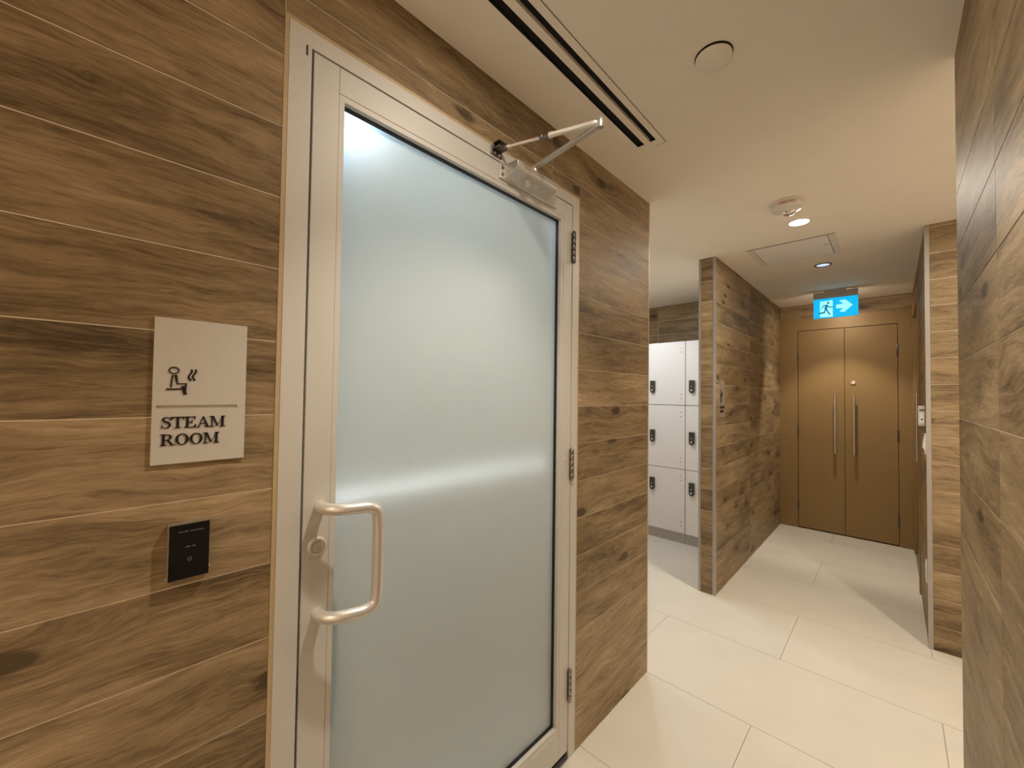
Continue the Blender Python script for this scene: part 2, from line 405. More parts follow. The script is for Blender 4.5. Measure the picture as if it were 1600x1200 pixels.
# corner trims
tr = lambda *bs: boxes(*bs)
o = struct('trim_1', tr(((-1.034, 3.068, 0), (-1.018, 3.082, H))), 'alu_trim', 'pale metal strip on left corner of the partition')
o = struct('trim_2', tr(((-0.937, 3.068, 0), (-0.918, 3.088, H))), 'alu_trim', 'pale metal strip on right corner of the partition')
o = struct('trim_3', tr(((XR-0.002, 3.298, 0), (XR+0.018, 3.318, H))), 'alu_trim', 'pale metal strip on the corner right of the corridor')
o = struct('trim_4', tr(((XL-0.014, 1.986, 0), (XL+0.001, 1.994, H))), 'tan_trim', 'thin metal strip on the end of the left wall')
o = struct('trim_5', tr(((XL-0.02, DY0, 0), (XL+0.001, DY0+0.009, DZ)), ((XL-0.02, DY1-0.008, 0), (XL+0.001, DY1, DZ)), ((XL-0.02, DY0+0.009, DZ-0.009), (XL+0.001, DY1-0.008, DZ))), 'tan_trim',
           'tan tile edging round the steam room door frame')
# aluminium door frame
FY0, FY1, FZ = DY0+0.009, DY1-0.008, DZ-0.009
fr = struct('trim_6', boxes(((XL-0.13, FY0, 0), (XL+0.002, 0.316, FZ)), ((XL-0.13, 1.306, 0), (XL+0.002, FY1, FZ)), ((XL-0.13, 0.316, 2.157), (XL+0.002, 1.306, FZ)),
            ((XL-0.09, 0.316, 0), (XL-0.06, 0.330, 2.157)), ((XL-0.09, 1.292, 0), (XL-0.06, 1.306, 2.157)), ((XL-0.09, 0.330, 2.143), (XL-0.06, 1.292, 2.157))), 'alu',
            'satin aluminium frame of the steam room door')
obj('seal', boxes(((XL-0.058, 0.3162, 0.01), (XL-0.048, 0.3205, 2.156)), ((XL-0.058, 1.3035, 0.01), (XL-0.048, 1.3058, 2.156)), ((XL-0.058, 0.3205, 2.1545), (XL-0.048, 1.3035, 2.1568))), 'black', fr)
obj('dent', B(XL+0.002, XL+0.0026, 0.304, 0.3075, 2.135, 2.158), 'black', fr)

# bronze frames
bf = struct('trim_7', boxes(((XL, YE-0.018, 0), (-0.757, YE+0.05, 2.262)), ((0.033, YE-0.018, 0), (XR, YE+0.05, 2.262)), ((-0.757, YE-0.018, 2.131), (0.033, YE+0.05, 2.262))), 'bronze', 'bronze frame of the double doors')
rf = struct('trim_8', boxes(((XR-0.008, 4.15, 0), (XR+0.09, 4.235, 2.262)), ((XR-0.008, 4.235, 2.15), (XR+0.09, 5.30, 2.262)), ((XR-0.008, 5.20, 0), (XR+0.09, 5.321, 2.15))), 'bronze', 'bronze frame of the side door in the corridor')

# ---------------------------------------------------------------- steam room behind the glass
SXW, SYA, SYB = -2.62, -0.25, 1.86
struct('wall_steam_back', B(SXW-0.1, SXW, SYA-0.1, SYB+0.1, 0, H), 'steam_wall')
struct('wall_steam_near', B(SXW, XL-0.14, SYA-0.1, SYA, 0, H), 'steam_wall')
struct('wall_steam_end', B(SXW, XL-0.14, SYB, SYB+0.1, 0, H), 'steam_wall')
struct('floor_steam_room', B(SXW, XL-0.14, SYA, SYB, -0.002, 0.0), simple('pale_mosaic', (0.78, 0.80, 0.75), 0.4, noise=0.03))
bench = obj('steam_bench', boxes(((-1.75, SYA+.002, 1.015), (-1.38, SYB-.002, 1.051)), ((SXW+.002, SYA+.002, 0), (-1.75, SYB-.002, 1.051))), 'steam_wall', loc=(-2.3, 0.8, 0))
obj('led_strip', B(-1.380, -1.376, SYA+0.1, SYB-0.1, 1.038, 1.051), 'strip', bench)
dome = [(0.10, 0), (0.10, -0.02), (0.088, -0.06), (0.055, -0.09), (0.001, -0.10)]
bm = bmesh.new(); lathe(bm, dome, (-1.40, 0.58, H), 'z', 24)
tag(obj('steam_lamp', bm, M['steam_glow'], loc=(-1.40, 0.58, H), smooth=True), 'cool ceiling lamp glowing blurred behind the frosted glass', 'ceiling light')
bm = bmesh.new(); lathe(bm, dome, (-1.55, -0.08, H), 'z', 24)  # added lamp, out of view, that brightens the steam room and the glass
tag(obj('steam_lamp', bm, M['steam_fill_glow'], loc=(-1.55, -0.08, H), smooth=True), 'added fill lamp in the steam room, unseen behind the plank wall', 'ceiling light')
tag(bench, 'pale tiled bench dimly visible behind the frosted glass', 'bench')

# ---------------------------------------------------------------- steam room door
d1 = thing('door_1', (XL-0.02, 0.81, 0.008), 'satin aluminium door with a frosted glass pane and pull handle', 'door', kind='structure')
LX0, LX1 = XL-0.045, XL
Y0, Y1, Z0, Z1 = 0.3215, 1.303, 0.034, 2.154
GY0, GY1, GZ0, GZ1 = 0.391, 1.232, 0.155, 2.079
SY_, BY_ = 0.378, 1.247
obj('stile', B(LX0, LX1, Y0, SY_, Z0, Z1), 'alu', d1, 0.0008)
obj('stile', B(LX0, LX1, BY_, Y1, Z0, Z1), 'alu', d1, 0.0008)
obj('rail', B(LX0, LX1, SY_+0.0006, BY_-0.0006, 2.093, Z1), 'alu', d1, 0.0008)
obj('rail', B(LX0, LX1, SY_+0.0006, BY_-0.0006, Z0, 0.138), 'alu', d1, 0.0008)
e_ = 0.0007
obj('glazing_bead', boxes(((XL-0.016, SY_+e_, 0.138+e_), (XL-0.001, GY0, 2.093-e_)), ((XL-0.016, GY1, 0.138+e_), (XL-0.001, BY_-e_, 2.093-e_)),
    ((XL-0.016, GY0, GZ1), (XL-0.001, GY1, 2.093-e_)), ((XL-0.016, GY0, 0.138+e_), (XL-0.001, GY1, GZ0))), 'alu', d1)
gk = 0.0035
obj('gasket', boxes(((XL-0.026, GY0-0.006, GZ0-0.006), (XL-0.0155, GY0+0.001, GZ1+0.006)), ((XL-0.026, GY1-gk, GZ0-0.006), (XL-0.0155, GY1+0.006, GZ1+0.006)),
    ((XL-0.026, GY0+0.001, GZ1-gk), (XL-0.0155, GY1-gk, GZ1+0.006)), ((XL-0.026, GY0+0.001, GZ0-0.006), (XL-0.0155, GY1-gk, GZ0+gk))), 'black', d1)
obj('glass_pane', B(XL-0.032, XL-0.026, GY0-0.008, GY1+0.008, GZ0-0.008, GZ1+0.008), 'frost', d1)
obj('door_sweep', boxes(((LX0, Y0, 0.010), (XL-0.002, Y1, 0.033)), ((XL-0.002, Y0+0.02, 0.010), (XL+0.004, Y1-0.004, 0.026))), 'black', d1, 0.002)
# offset pull
ph = [(XL, .357, 1.152), (XL+.028, .359, 1.152), (XL+.050, .376, 1.151), (XL+.062, .405, 1.150), (XL+.069, .436, 1.149), (XL+.071, .454, 1.138), (XL+.071, .458, 1.115), (XL+.071, .459, 1.08)]
pl = [(x, y, 2.072-z) for x, y, z in ph][::-1]
bm = bmesh.new(); tube(bm, smoothpath(ph+pl, 5), 0.0128, 16)
hd = obj('pull_handle', bm, 'satin', d1, smooth=True); hd['label'] = 'bent satin metal pull handle'
bm = bmesh.new(); lathe(bm, [(0.0205, 0), (0.0205, 0.003), (0.018, 0.007), (0.0145, 0.008), (0.0143, 0.0055), (0.0128, 0.0055), (0.0122, 0.008), (0.001, 0.008)], (XL, 0.352, 1.066), 'x')
lk = obj('lock_cylinder', bm, 'satin', d1, smooth=True)
for z in (1.988, 1.135, 0.285):
    bm = bmesh.new()
    for k in range(5):
        lathe(bm, [(0.007, -0.0112), (0.0076, -0.0105), (0.0076, 0.0105), (0.007, 0.0112)], (XL+0.0085, 1.3045, z-0.048+k*0.024), 'z', 14)
    lathe(bm, [(0.0045, 0.0), (0.0055, 0.003), (0.003, 0.006)], (XL+0.0085, 1.3045, z+0.0595), 'z', 14)
    lathe(bm, [(0.003, -0.006), (0.0055, -0.003), (0.0045, 0.0)], (XL+0.0085, 1.3045, z-0.0595), 'z', 14)
    box(bm, (XL, 1.2965, z-0.058), (XL+0.0025, 1.3035, z+0.058))
    obj('hinge', bm, 'dark_steel' if z > 1.5 else 'hinge_steel', d1, smooth=True)
bm = bmesh.new(); lathe(bm, [(0.006, 0), (0.005, 0.003), (0.001, 0.004)], (XL, 1.272, 1.152), 'x', 14)
obj('screw', bm, 'steel', d1, smooth=True)

# ---------------------------------------------------------------- door closer
dc = thing('door_closer', (XL+0.002, 1.01, 2.12), 'grey metal door closer with folding arm at top of the steam room door', 'door closer')
bm = bmesh.new()
fn = lambda u, v, d: (XL+0.004+u, d, v)
prism(bm, [(0.0, 2.108), (0.0, 2.155), (0.056, 2.152), (0.058, 2.150), (0.058, 2.132), (0.052, 2.126)], fn, 0.916, 1.126)
obj('body', bm, 'closer', dc, 0.0015)
bp_ = obj('mounting_plate', B(XL, XL+0.006, 0.893, 1.19, 2.103, 2.1525), 'closer', dc, 0.001)
for z in (2.118, 2.138):
    bm = bmesh.new(); lathe(bm, [(0.005, 0), (0.005, 0.003), (0.0005, 0.004)], (XL+0.006, 0.904, z), 'x', 12)
    obj('screw', bm, 'dark_steel', bp_, smooth=True)
bm = bmesh.new(); tube(bm, [(XL+0.034, 0.99, 2.122), (XL+0.038, 0.99, 2.104)], 0.011, 18)
tube(bm, [(XL+0.038, 0.99, 2.104), (XL+0.0385, 0.99, 2.102)], 0.008, 18)
obj('adjusting_cap', bm, 'satin', dc, smooth=True)
bm = boxes(*[((XL+0.03, 1.035+k*0.012, 2.1145), (XL+0.036, 1.041+k*0.012, 2.1185)) for k in range(4)])
obj('adjusting_marks', bm, 'satin', dc)
bm = bmesh.new(); lathe(bm, [(0.011, 0), (0.011, 0.020), (0.008, 0.022)], (XL+0.050, 1.012, 2.152), 'z', 18)
obj('spindle', bm, 'closer', dc, smooth=True)
E1, E0 = Vector((-0.597, 0.978, 2.172)), Vector((XL+0.050, 1.012, 2.168))
def bar(bm, a, b, wd, th):
    a, b = Vector(a), Vector(b); t = (b-a).normalized(); s = t.cross(Vector((0, 0, 1))).normalized()*wd/2; n = s.cross(t).normalized()*th/2
    vs_ = [bm.verts.new(p+i*s+j*n) for p in (a, b) for i, j in ((-1, -1), (1, -1), (1, 1), (-1, 1))]
    for f in ((0,1,2,3),(7,6,5,4),(0,4,5,1),(1,5,6,2),(2,6,7,3),(3,7,4,0)): bm.faces.new([vs_[i] for i in f])
bm = bmesh.new(); bar(bm, E0, E1, 0.018, 0.009)
obj('main_arm', bm, 'closer', dc, 0.002)
bm = bmesh.new(); lathe(bm, [(0.009, -0.008), (0.0095, 0.0), (0.0095, 0.014), (0.006, 0.019), (0.001, 0.020)], E1, 'z', 18)
obj('elbow', bm, 'steel', dc, smooth=True)
S0 = Vector((XL+0.030, 0.893, 2.192)); E2 = E1+Vector((-0.008, -0.004, 0.008)); d_ = S0-E2
bm = bmesh.new(); tube(bm, [E2, E2+d_*0.02, E2+d_*0.03, E2+d_*0.055, E2+d_*0.065, E2+d_*0.46, E2+d_*0.465, E2+d_*0.5], [0.006, 0.0085, 0.0085, 0.0085, 0.0078, 0.0078, 0.009, 0.009], 14)
obj('forearm', bm, 'satin', dc, smooth=True)
bm = bmesh.new(); tube(bm, [E2+d_*0.5, E2+d_*0.57, E2+d_*0.575, E2+d_*0.60], [0.0072, 0.0072, 0.0085, 0.0085], 14)
obj('coupling', bm, 'dark_steel', dc, smooth=True)
bm = bmesh.new(); tube(bm, [E2+d_*0.60, E2+d_*0.93, E2+d_*0.94, S0], [0.0048, 0.0048, 0.0068, 0.0068], 12)
obj('forearm_rod', bm, 'steel', dc, smooth=True)
bm = boxes(((XL+0.002, 0.852, 2.163), (XL+0.006, 0.900, 2.192)), ((XL+0.006, 0.858, 2.180), (XL+0.036, 0.896, 2.184)), ((XL+0.006, 0.858, 2.197), (XL+0.036, 0.896, 2.200)), ((XL+0.006, 0.858, 2.184), (XL+0.009, 0.896, 2.197)))
sh = obj('shoe', bm, 'dark_steel', dc, 0.002)
for y in (0.866, 0.886):
    bm = bmesh.new(); lathe(bm, [(0.0045, 0), (0.0045, 0.003), (0.0005, 0.004)], (XL+0.006, y, 2.171), 'x', 12)
    obj('screw', bm, 'steel', sh, smooth=True)

# ---------------------------------------------------------------- STEAM ROOM sign
SGY, SGW, SGT, SGH = 0.0735, 0.1355, 1.531, 0.255
sg = thing('wall_sign', (XL, SGY+SGW/2, SGT-SGH), 'cream steam room sign with seated figure symbol on the plank wall', 'sign')
DEP = 0.005
gz = SGT-0.609*SGH; gu0, gu1 = SGY+0.04*SGW, SGY+0.905*SGW; gh = 0.0027
bm = boxes(((XL, SGY, SGT-SGH), (XL+DEP, SGY+SGW, gz-gh)), ((XL, SGY, gz+gh), (XL+DEP, SGY+SGW, SGT)), ((XL, SGY, gz-gh), (XL+DEP, gu0, gz+gh)), ((XL, gu1, gz-gh), (XL+DEP, SGY+SGW, gz+gh)),
           ((XL, gu0, gz-gh), (XL+DEP-0.003, gu1, gz+gh)))
obj('panel', bm, 'sign', sg)
sf = lambda u, v, d: (XL+DEP+d, u, v)
def q3(x, y):
    """a point of the sign, measured on it as fractions of its sides"""
    l = 207-0.0315*(y-75); r = 928-0.0294*(y-155); f_ = (x-l)/(r-l)
    t = 75+f_*80; b = 1198-f_*24
    return (SGY+f_*SGW, SGT-(y-t)/(b-t)*SGH)
pic = bmesh.new(); k_ = SGW/720
h_ = q3(340, 486); ring(pic, h_, (40*k_, 33*k_*1.05), (30*k_, 23*k_*1.05), sf, 0, 0.0012)
stroke(pic, [q3(318, 610), q3(328, 525), q3(353, 523), q3(364, 588), q3(428, 590), q3(424, 640)], 11*k_, sf, 0, 0.0012)
stroke(pic, [q3(288, 628), q3(388, 628)], 14*k_, sf, 0, 0.0012)
stroke(pic, [q3(402, 606), q3(422, 672)], 26*k_, sf, 0, 0.0012, False)
for dx in (0, 32):
    stroke(pic, [q3(470+dx, 486), q3(472+dx, 503), q3(449+dx, 530), q3(447+dx, 545), q3(461+dx, 564)], 14*k_, sf, 0, 0.0012)
obj('pictogram', pic, 'ink', sg)
def glyph(ch):
    """serif capitals as polygons and strokes in units of the cap height: (advance, polygons)"""
    P = []; R_ = lambda a, b, c, d: P.append([(a-.014, b-.012), (c+.014, b-.012), (c+.014, d+.012), (a-.014, d+.012)])
    if ch == 'T':
        R_(.36, 0, .53, 1); R_(0, .95, .89, 1.0); R_(.22, 0, .67, .045)
        P.append([(0, .95), (.16, .95), (.045, .72), (0, .72)]); P.append([(.89, .95), (.73, .95), (.845, .72), (.89, .72)]); return .93, P
    if ch == 'E':
        R_(.12, 0, .29, 1); R_(0, .955, .80, 1); R_(0, 0, .84, .045); R_(.29, .48, .56, .53); R_(.53, .36, .57, .65)
        P.append([(.80, .955), (.62, .955), (.76, .74), (.80, .74)]); P.append([(.84, .045), (.62, .045), (.80, .28), (.86, .28)]); return .90, P
    if ch == 'A':
        P.append([(.10, .02), (.16, .02), (.50, .86), (.46, 1.0)]); P.append([(.46, 1.0), (.54, 1.0), (.93, .02), (.72, .02)])
        R_(.26, .30, .66, .35); R_(0, 0, .28, .045); R_(.60, 0, 1.02, .045); return 1.0, P
    if ch == 'M':
        R_(.14, 0, .20, 1); R_(.92, 0, 1.09, 1); P.append([(.12, 1), (.32, 1), (.66, .12), (.58, 0)]); P.append([(.58, 0), (.66, .12), (.96, 1), (.93, .86)])
        R_(0, 0, .34, .045); R_(.80, 0, 1.22, .045); R_(0, .955, .30, 1); R_(.92, .955, 1.22, 1); return 1.26, P
    if ch == 'R':
        R_(.12, 0, .29, 1); R_(0, 0, .42, .045); R_(0, .955, .5, 1); R_(.29, .47, .5, .515)
        n = 12
        for i in range(n):
            t0, t1 = [-math.pi/2+math.pi*j/n for j in (i, i+1)]
            q = lambda a, b, t: (.48+a*math.cos(t), .735+b*math.sin(t))
            P.append([q(.32, .265, t0), q(.32, .265, t1), q(.115, .20, t1), q(.115, .20, t0)])
        P.append([(.40, .49), (.58, .51), (.90, .045), (.70, 0)]); R_(.70, 0, 1.0, .045); return 1.0, P
    if ch == 'O':
        n = 28
        for i in range(n):
            t0, t1 = 2*math.pi*i/n, 2*math.pi*(i+1)/n
            q = lambda a, b, t: (.50+a*math.cos(t), .5+b*math.sin(t))
            P.append([q(.48, .52, t0), q(.48, .52, t1), q(.262, .455, t1), q(.262, .455, t0)])
        return 1.02, P
    if ch == 'S':
        pts = [(.64, .74), (.58, .90), (.40, .985), (.20, .92), (.13, .76), (.24, .61), (.44, .50), (.58, .38), (.60, .20), (.46, .05), (.28, .02), (.12, .10), (.05, .28)]
        ws_ = [.04, .05, .06, .11, .16, .18, .19, .18, .16, .11, .06, .05, .04]
        pv = smoothpath([(a, b, c) for (a, b), c in zip(pts, ws_)], 3)
        return .72, [[(p.x, p.y, p.z) for p in pv], 'stroke', ([(.60, .70), (.66, .70), (.66, 1.0), (.62, 1.0)], [(.03, 0), (.07, 0), (.10, .31), (.03, .31)])]
def write(bm, txt, u0, u1, v, hgt, fn, d1_):
    gl = [glyph(c) for c in txt]; tot = sum(a for a, _ in gl)
    s = (u1-u0)/tot; u = u0
    for a, P in gl:
        T = lambda p: (u+p[0]*s, v+p[1]*hgt)
        if len(P) == 3 and P[1] == 'stroke':
            pts = P[0]; stroke(bm, [T(p) for p in pts], [p[2]*hgt for p in pts], fn, 0, d1_, False)
            for q in P[2]: prism(bm, [T(p) for p in q], fn, 0, d1_)
        else:
            for q in P: prism(bm, [T(p) for p in q], fn, 0, d1_)
        u += a*s
bm = bmesh.new()
ua, va = q3(246, 922); ub, vb = q3(740, 908)
write(bm, 'STEAM', ua, ub, va, q3(246, 838)[1]-va, sf, 0.0014)
uc_, vc_ = q3(240, 1053); ud, vd = q3(690, 1030)
write(bm, 'ROOM', uc_, ud, vc_, q3(240, 969)[1]-vc_, sf, 0.0014)
obj('lettering', bm, 'ink', sg)

# ---------------------------------------------------------------- control panel
PY0, PY1, PZ0, PZ1 = 0.099, 0.158, 1.072, 1.171
cpn = thing('control_panel', (XL, 0.13, PZ0), 'small black glass control panel with metal rim below the steam room sign', 'control panel')
obj('rim', boxes(((XL, PY0, PZ0), (XL+0.014, PY1, PZ1))), 'panel_rim', cpn, 0.001)
obj('screen', B(XL+0.014, XL+0.0165, PY0+0.0015, PY1-0.0012, PZ0+0.0025, PZ1-0.002), 'panel_glass', cpn)
pf = lambda u, v, d: (XL+0.0165+d, PY0+u*(PY1-PY0), PZ0+v*(PZ1-PZ0))
random.seed(3)
for nm, rows in (('title_print', ((.24, .46, .845, .016), (.50, .82, .845, .016))), ('status_print', ((.40, .52, .57, .018), (.56, .64, .57, .018)))):
    bm = bmesh.new()
    for a, b, v, hh in rows:
        u = a
        while u < b:
            wd = random.uniform(.012, .026); h2 = hh*random.choice((1, 1, 1.5)); prism(bm, [(u, v), (u+wd, v), (u+wd, v+h2), (u, v+h2)], pf, 0, 0.0002); u += wd+.008
    obj(nm, bm, 'grey_print', cpn)['kind'] = 'stuff'
bm = bmesh.new()
ring(bm, (.51, .36), (.055, .033), (.038, .022), pf, 0, 0.0002, 16)
prism(bm, [(.50, .375), (.52, .375), (.52, .40), (.50, .40)], pf, 0, 0.0002)
obj('power_symbol', bm, 'grey_print', cpn)
for y, z in ((PY0-0.0008, PZ0+0.006), (PY1+0.0008, PZ0+0.012)):
    bm = bmesh.new(); tube(bm, [(XL+0.006, y-0.0015, z), (XL+0.006, y+0.0015, z)], 0.002, 10); obj('screw', bm, 'steel', cpn, smooth=True)

# ---------------------------------------------------------------- ceiling fittings
ad = thing('air_diffuser', (-0.707, 0.5, H), 'long linear air diffuser with two black slots in the ceiling', 'air vent')
fz0, fz1 = H-0.0018, H
obj('flange', boxes(((-0.768, SY0-0.03, fz0), (-0.7435, SY1+0.036, fz1)), ((-0.668, SY0-0.03, fz0), (-0.645, SY1+0.036, fz1)), ((-0.7435, SY1, fz0), (-0.668, SY1+0.036, fz1)), ((-0.7435, SY0-0.03, fz0), (-0.668, SY0, fz1))), 'ceiling', ad)
obj('joint', boxes(((-0.6452, SY0-0.03, H-0.0021), (-0.6436, SY1+0.0375, H)), ((-0.6452, SY1+0.036, H-0.0021), (-0.69, SY1+0.0372, H))), 'floor_grout', ad)
obj('centre_bar', B(-0.7155, -0.692, SY0, SY1, fz0, H+0.03), 'ceiling', ad)
obj('plenum', boxes(((SX0, SY0, H+0.002), (SX0+0.002, SY1, H+0.078)), ((SX1-0.002, SY0, H+0.002), (SX1, SY1, H+0.078)), ((SX0, SY0, H+0.076), (SX1, SY1, H+0.079)), ((SX0, SY1-0.002, H+0.0), (SX1, SY1, H+0.078)), ((SX0, SY0, H), (SX1, SY0+0.002, H+0.078)),
     ((-0.7435, SY0, H+0.010), (-0.7155, SY1, H+0.012)), ((-0.692, SY0, H+0.010), (-0.668, SY1, H+0.012))), 'void', ad)
def cap(x, y, r, mat, label):
    t = thing('sprinkler_cover', (x, y, H), label, 'ceiling cover')
    bm = bmesh.new(); lathe(bm, [(r*0.9, -0.001), (r, -0.001), (r, -0.0052), (r*0.97, -0.006), (0.001, -0.0062)], (x, y, H-0.004), 'z', 40); obj('cover_plate', bm, mat, t, smooth=True)
    bm = bmesh.new(); lathe(bm, [(r*1.045, 0), (r*1.045, -0.0022)], (x, y, H), 'z', 32); obj('shadow_ring', bm, 'void', t)  # dark disc stands in for the shade in the gap above the plate
cap(-0.378, 1.241, 0.049, 'ceiling', 'round cream cover plate on the ceiling nearest the camera')
def downlight(x, y, label, lens='lens', r=0.056, name='downlight'):
    t = thing(name, (x, y, H), label, 'ceiling light', None)
    bm = bmesh.new()
    prof = [(r, -0.001), (r*1.22, -0.001), (r*1.24, -0.003), (r*1.2, -0.005), (r*1.02, -0.005), (r, -0.003)]
    for i in range(40):
        a0, a1 = 2*math.pi*i/40, 2*math.pi*(i+1)/40
        for (r0, z0), (r1, z1) in zip(prof, prof[1:]):
            bm.faces.new([bm.verts.new((x+rr*math.cos(a), y+rr*math.sin(a), H+zz)) for rr, zz, a in ((r0, z0, a0), (r1, z1, a0), (r1, z1, a1), (r0, z0, a1))])
    bmesh.ops.remove_doubles(bm, verts=bm.verts, dist=1e-5)
    obj('trim_ring', bm, 'ceiling' if lens == 'lens' else 'void', t, smooth=True)
    bm = bmesh.new(); lathe(bm, [(r, 0), (r, -0.002), (r*0.9, -0.0035), (0.001, -0.004)], (x, y, H), 'z', 40); obj('lens', bm, lens, t, smooth=True)
downlight(LX, 2.77, 'lit round recessed downlight beside the smoke detector', r=0.047)
downlight(LX, 4.83, 'recessed downlight between exit sign and double doors')
downlight(-0.38, 3.79, 'small cool white round light with dark rim beyond the access panel', 'lens_cool', 0.042)

sd = thing('smoke_detector', (-0.392, 2.455, H), 'white round smoke detector with red lettering on the ceiling', 'smoke detector')
bm = bmesh.new(); lathe(bm, [(0.074, 0), (0.076, -0.008), (0.074, -0.012)], (-0.392, 2.455, H), 'z', 40); obj('base', bm, 'white', sd, smooth=True)
bm = bmesh.new(); lathe(bm, [(0.070, -0.012), (0.071, -0.028), (0.066, -0.036), (0.045, -0.043), (0.034, -0.045)], (-0.392, 2.455, H), 'z', 40); obj('housing', bm, 'white', sd, smooth=True)
bm = bmesh.new(); lathe(bm, [(0.030, -0.045), (0.030, -0.050), (0.024, -0.058), (0.022, -0.060), (0.008, -0.062)], (-0.385, 2.465, H), 'z', 24); obj('sensor_grille', bm, 'steel', sd, smooth=True)
cu = bpy.data.curves.new('lettering', 'FONT'); cu.body = 'FIRE-FEU'; cu.size = 0.019; cu.align_x = 'CENTER'
to = bpy.data.objects.new('tmp', cu); COL.objects.link(to)
dg = bpy.context.evaluated_depsgraph_get(); me = bpy.data.meshes.new_from_object(to.evaluated_get(dg)); bpy.data.objects.remove(to)
for v in me.vertices:            # wrap the print round the housing, facing the hall
    a = math.radians(-90+9) + v.co.x/0.0712
    v.co = (0.0713*math.cos(a), 0.0713*math.sin(a), -0.0275+v.co.y)
me.materials.append(M['red'])
lo = bpy.data.objects.new('lettering', me); COL.objects.link(lo); lo.parent = sd

ap = thing('access_panel', (-0.49, 3.32, H), 'flush rectangular access panel in the corridor ceiling', 'access panel')
AX0, AX1, AY0, AY1 = -0.728, -0.253, 3.10, 3.535
obj('frame', boxes(((AX0, AY0, H-0.003), (AX0+0.035, AY1, H)), ((AX1-0.035, AY0, H-0.003), (AX1, AY1, H)), ((AX0+0.035, AY0, H-0.003), (AX1-0.035, AY0+0.012, H)), ((AX0+0.035, AY1-0.012, H-0.003), (AX1-0.035, AY1, H))), 'white', ap, 0.0005)
pd = obj('panel', B(AX0+0.038, AX1-0.038, AY0+0.014, AY1-0.014, H-0.0028, H-0.0005), simple('panel_paint', (0.86, 0.84, 0.82), 0.5, noise=0.01), ap)
obj('joint', boxes(((AX0+0.030, AY0+0.011, H-0.0006), (AX1-0.030, AY1-0.011, H)), ((AX0-0.003, AY0-0.006, H-0.001), (AX1+0.001, AY0, H))), 'void', ap)  # outer strip puts in the gap's shade along the near edge as dark colour
bm = bmesh.new(); box(bm, (-0.325, 3.285, H-0.0032), (-0.303, 3.292, H-0.0028)); obj('latch', bm, 'void', pd)

# exit sign
ES = 4.74; EX0, EX1 = -0.548, -0.224
ex = thing('exit_sign', ((EX0+EX1)/2, ES, H), 'glowing blue exit sign with running figure and arrow above the double doors', 'exit sign')
obj('canopy', B(-0.465, -0.31, ES-0.035, ES+0.035, H-0.014, H), 'grey', ex, 0.002)
obj('housing', boxes(((EX0, ES-0.022, 2.335), (EX1, ES+0.022, H-0.014)), ((EX0, ES-0.024, 2.352), (EX1, ES+0.024, 2.358))), 'grey', ex, 0.002)
obj('back_plate', B(EX0, EX1, ES-0.004, ES+0.006, 2.152, 2.335), 'grey', ex)
fc = obj('lit_face', B(EX0+0.0005, EX1-0.0005, ES-0.006, ES-0.004, 2.1525, 2.334), 'exit_blue', ex)
xf = lambda u, v, d: (EX0+(EX1-EX0)*(u-255)/1130, ES-0.006-d, 2.335-0.183*v)
def eq(x, y):   # fractions on the face
    t = 470-(x-255)*0.098; b = 935-(x-255)*0.096
    return (x, (y-t)/(b-t))
bm = bmesh.new()
prism(bm, [eq(430, 515), eq(755, 475), eq(755, 868), eq(430, 885)], xf, 0, 0.001)
stroke(bm, [eq(395, 800), eq(455, 812)], 26, lambda u, v, d: xf(u, v, d), 0, 0.001, False) if False else None
prism(bm, [eq(845, 588), eq(1035, 560), eq(915, 488), eq(1070, 462), eq(1250, 585), eq(1045, 752), eq(925, 752), eq(1025, 660), eq(845, 672)], xf, 0, 0.001)
obj('symbols', bm, 'exit_white', fc)
M['exit_dark'] = emit('exit_figure_blue', (0.0, 0.16, 0.30), 1.0)
ef = lambda u, v, d: xf(u, v/470.0, d)
E_ = lambda x, y: (x, eq(x, y)[1]*470)
bm = bmesh.new()
ring(bm, E_(640, 540), (30, 30), (0.5, 0.5), ef, 0.001, 0.0016, 16)
stroke(bm, [E_(470, 680), E_(515, 610), E_(620, 600), E_(660, 640), E_(755, 640)], 26, ef, 0.001, 0.0016)
stroke(bm, [E_(600, 610), E_(575, 690)], 66, ef, 0.001, 0.0016)
stroke(bm, [E_(575, 690), E_(545, 770), E_(405, 800)], 34, ef, 0.001, 0.0016)
stroke(bm, [E_(590, 690), E_(630, 750), E_(680, 815)], 34, ef, 0.001, 0.0016)
obj('running_figure', bm, 'exit_dark', fc)
for x, y in ((330, 890), (1315, 785)):
    bm = bmesh.new(); ring(bm, E_(x, y), (12, 12), (0.5, 0.5), ef, 0, 0.001, 10); obj('screw', bm, 'exit_dark', fc)

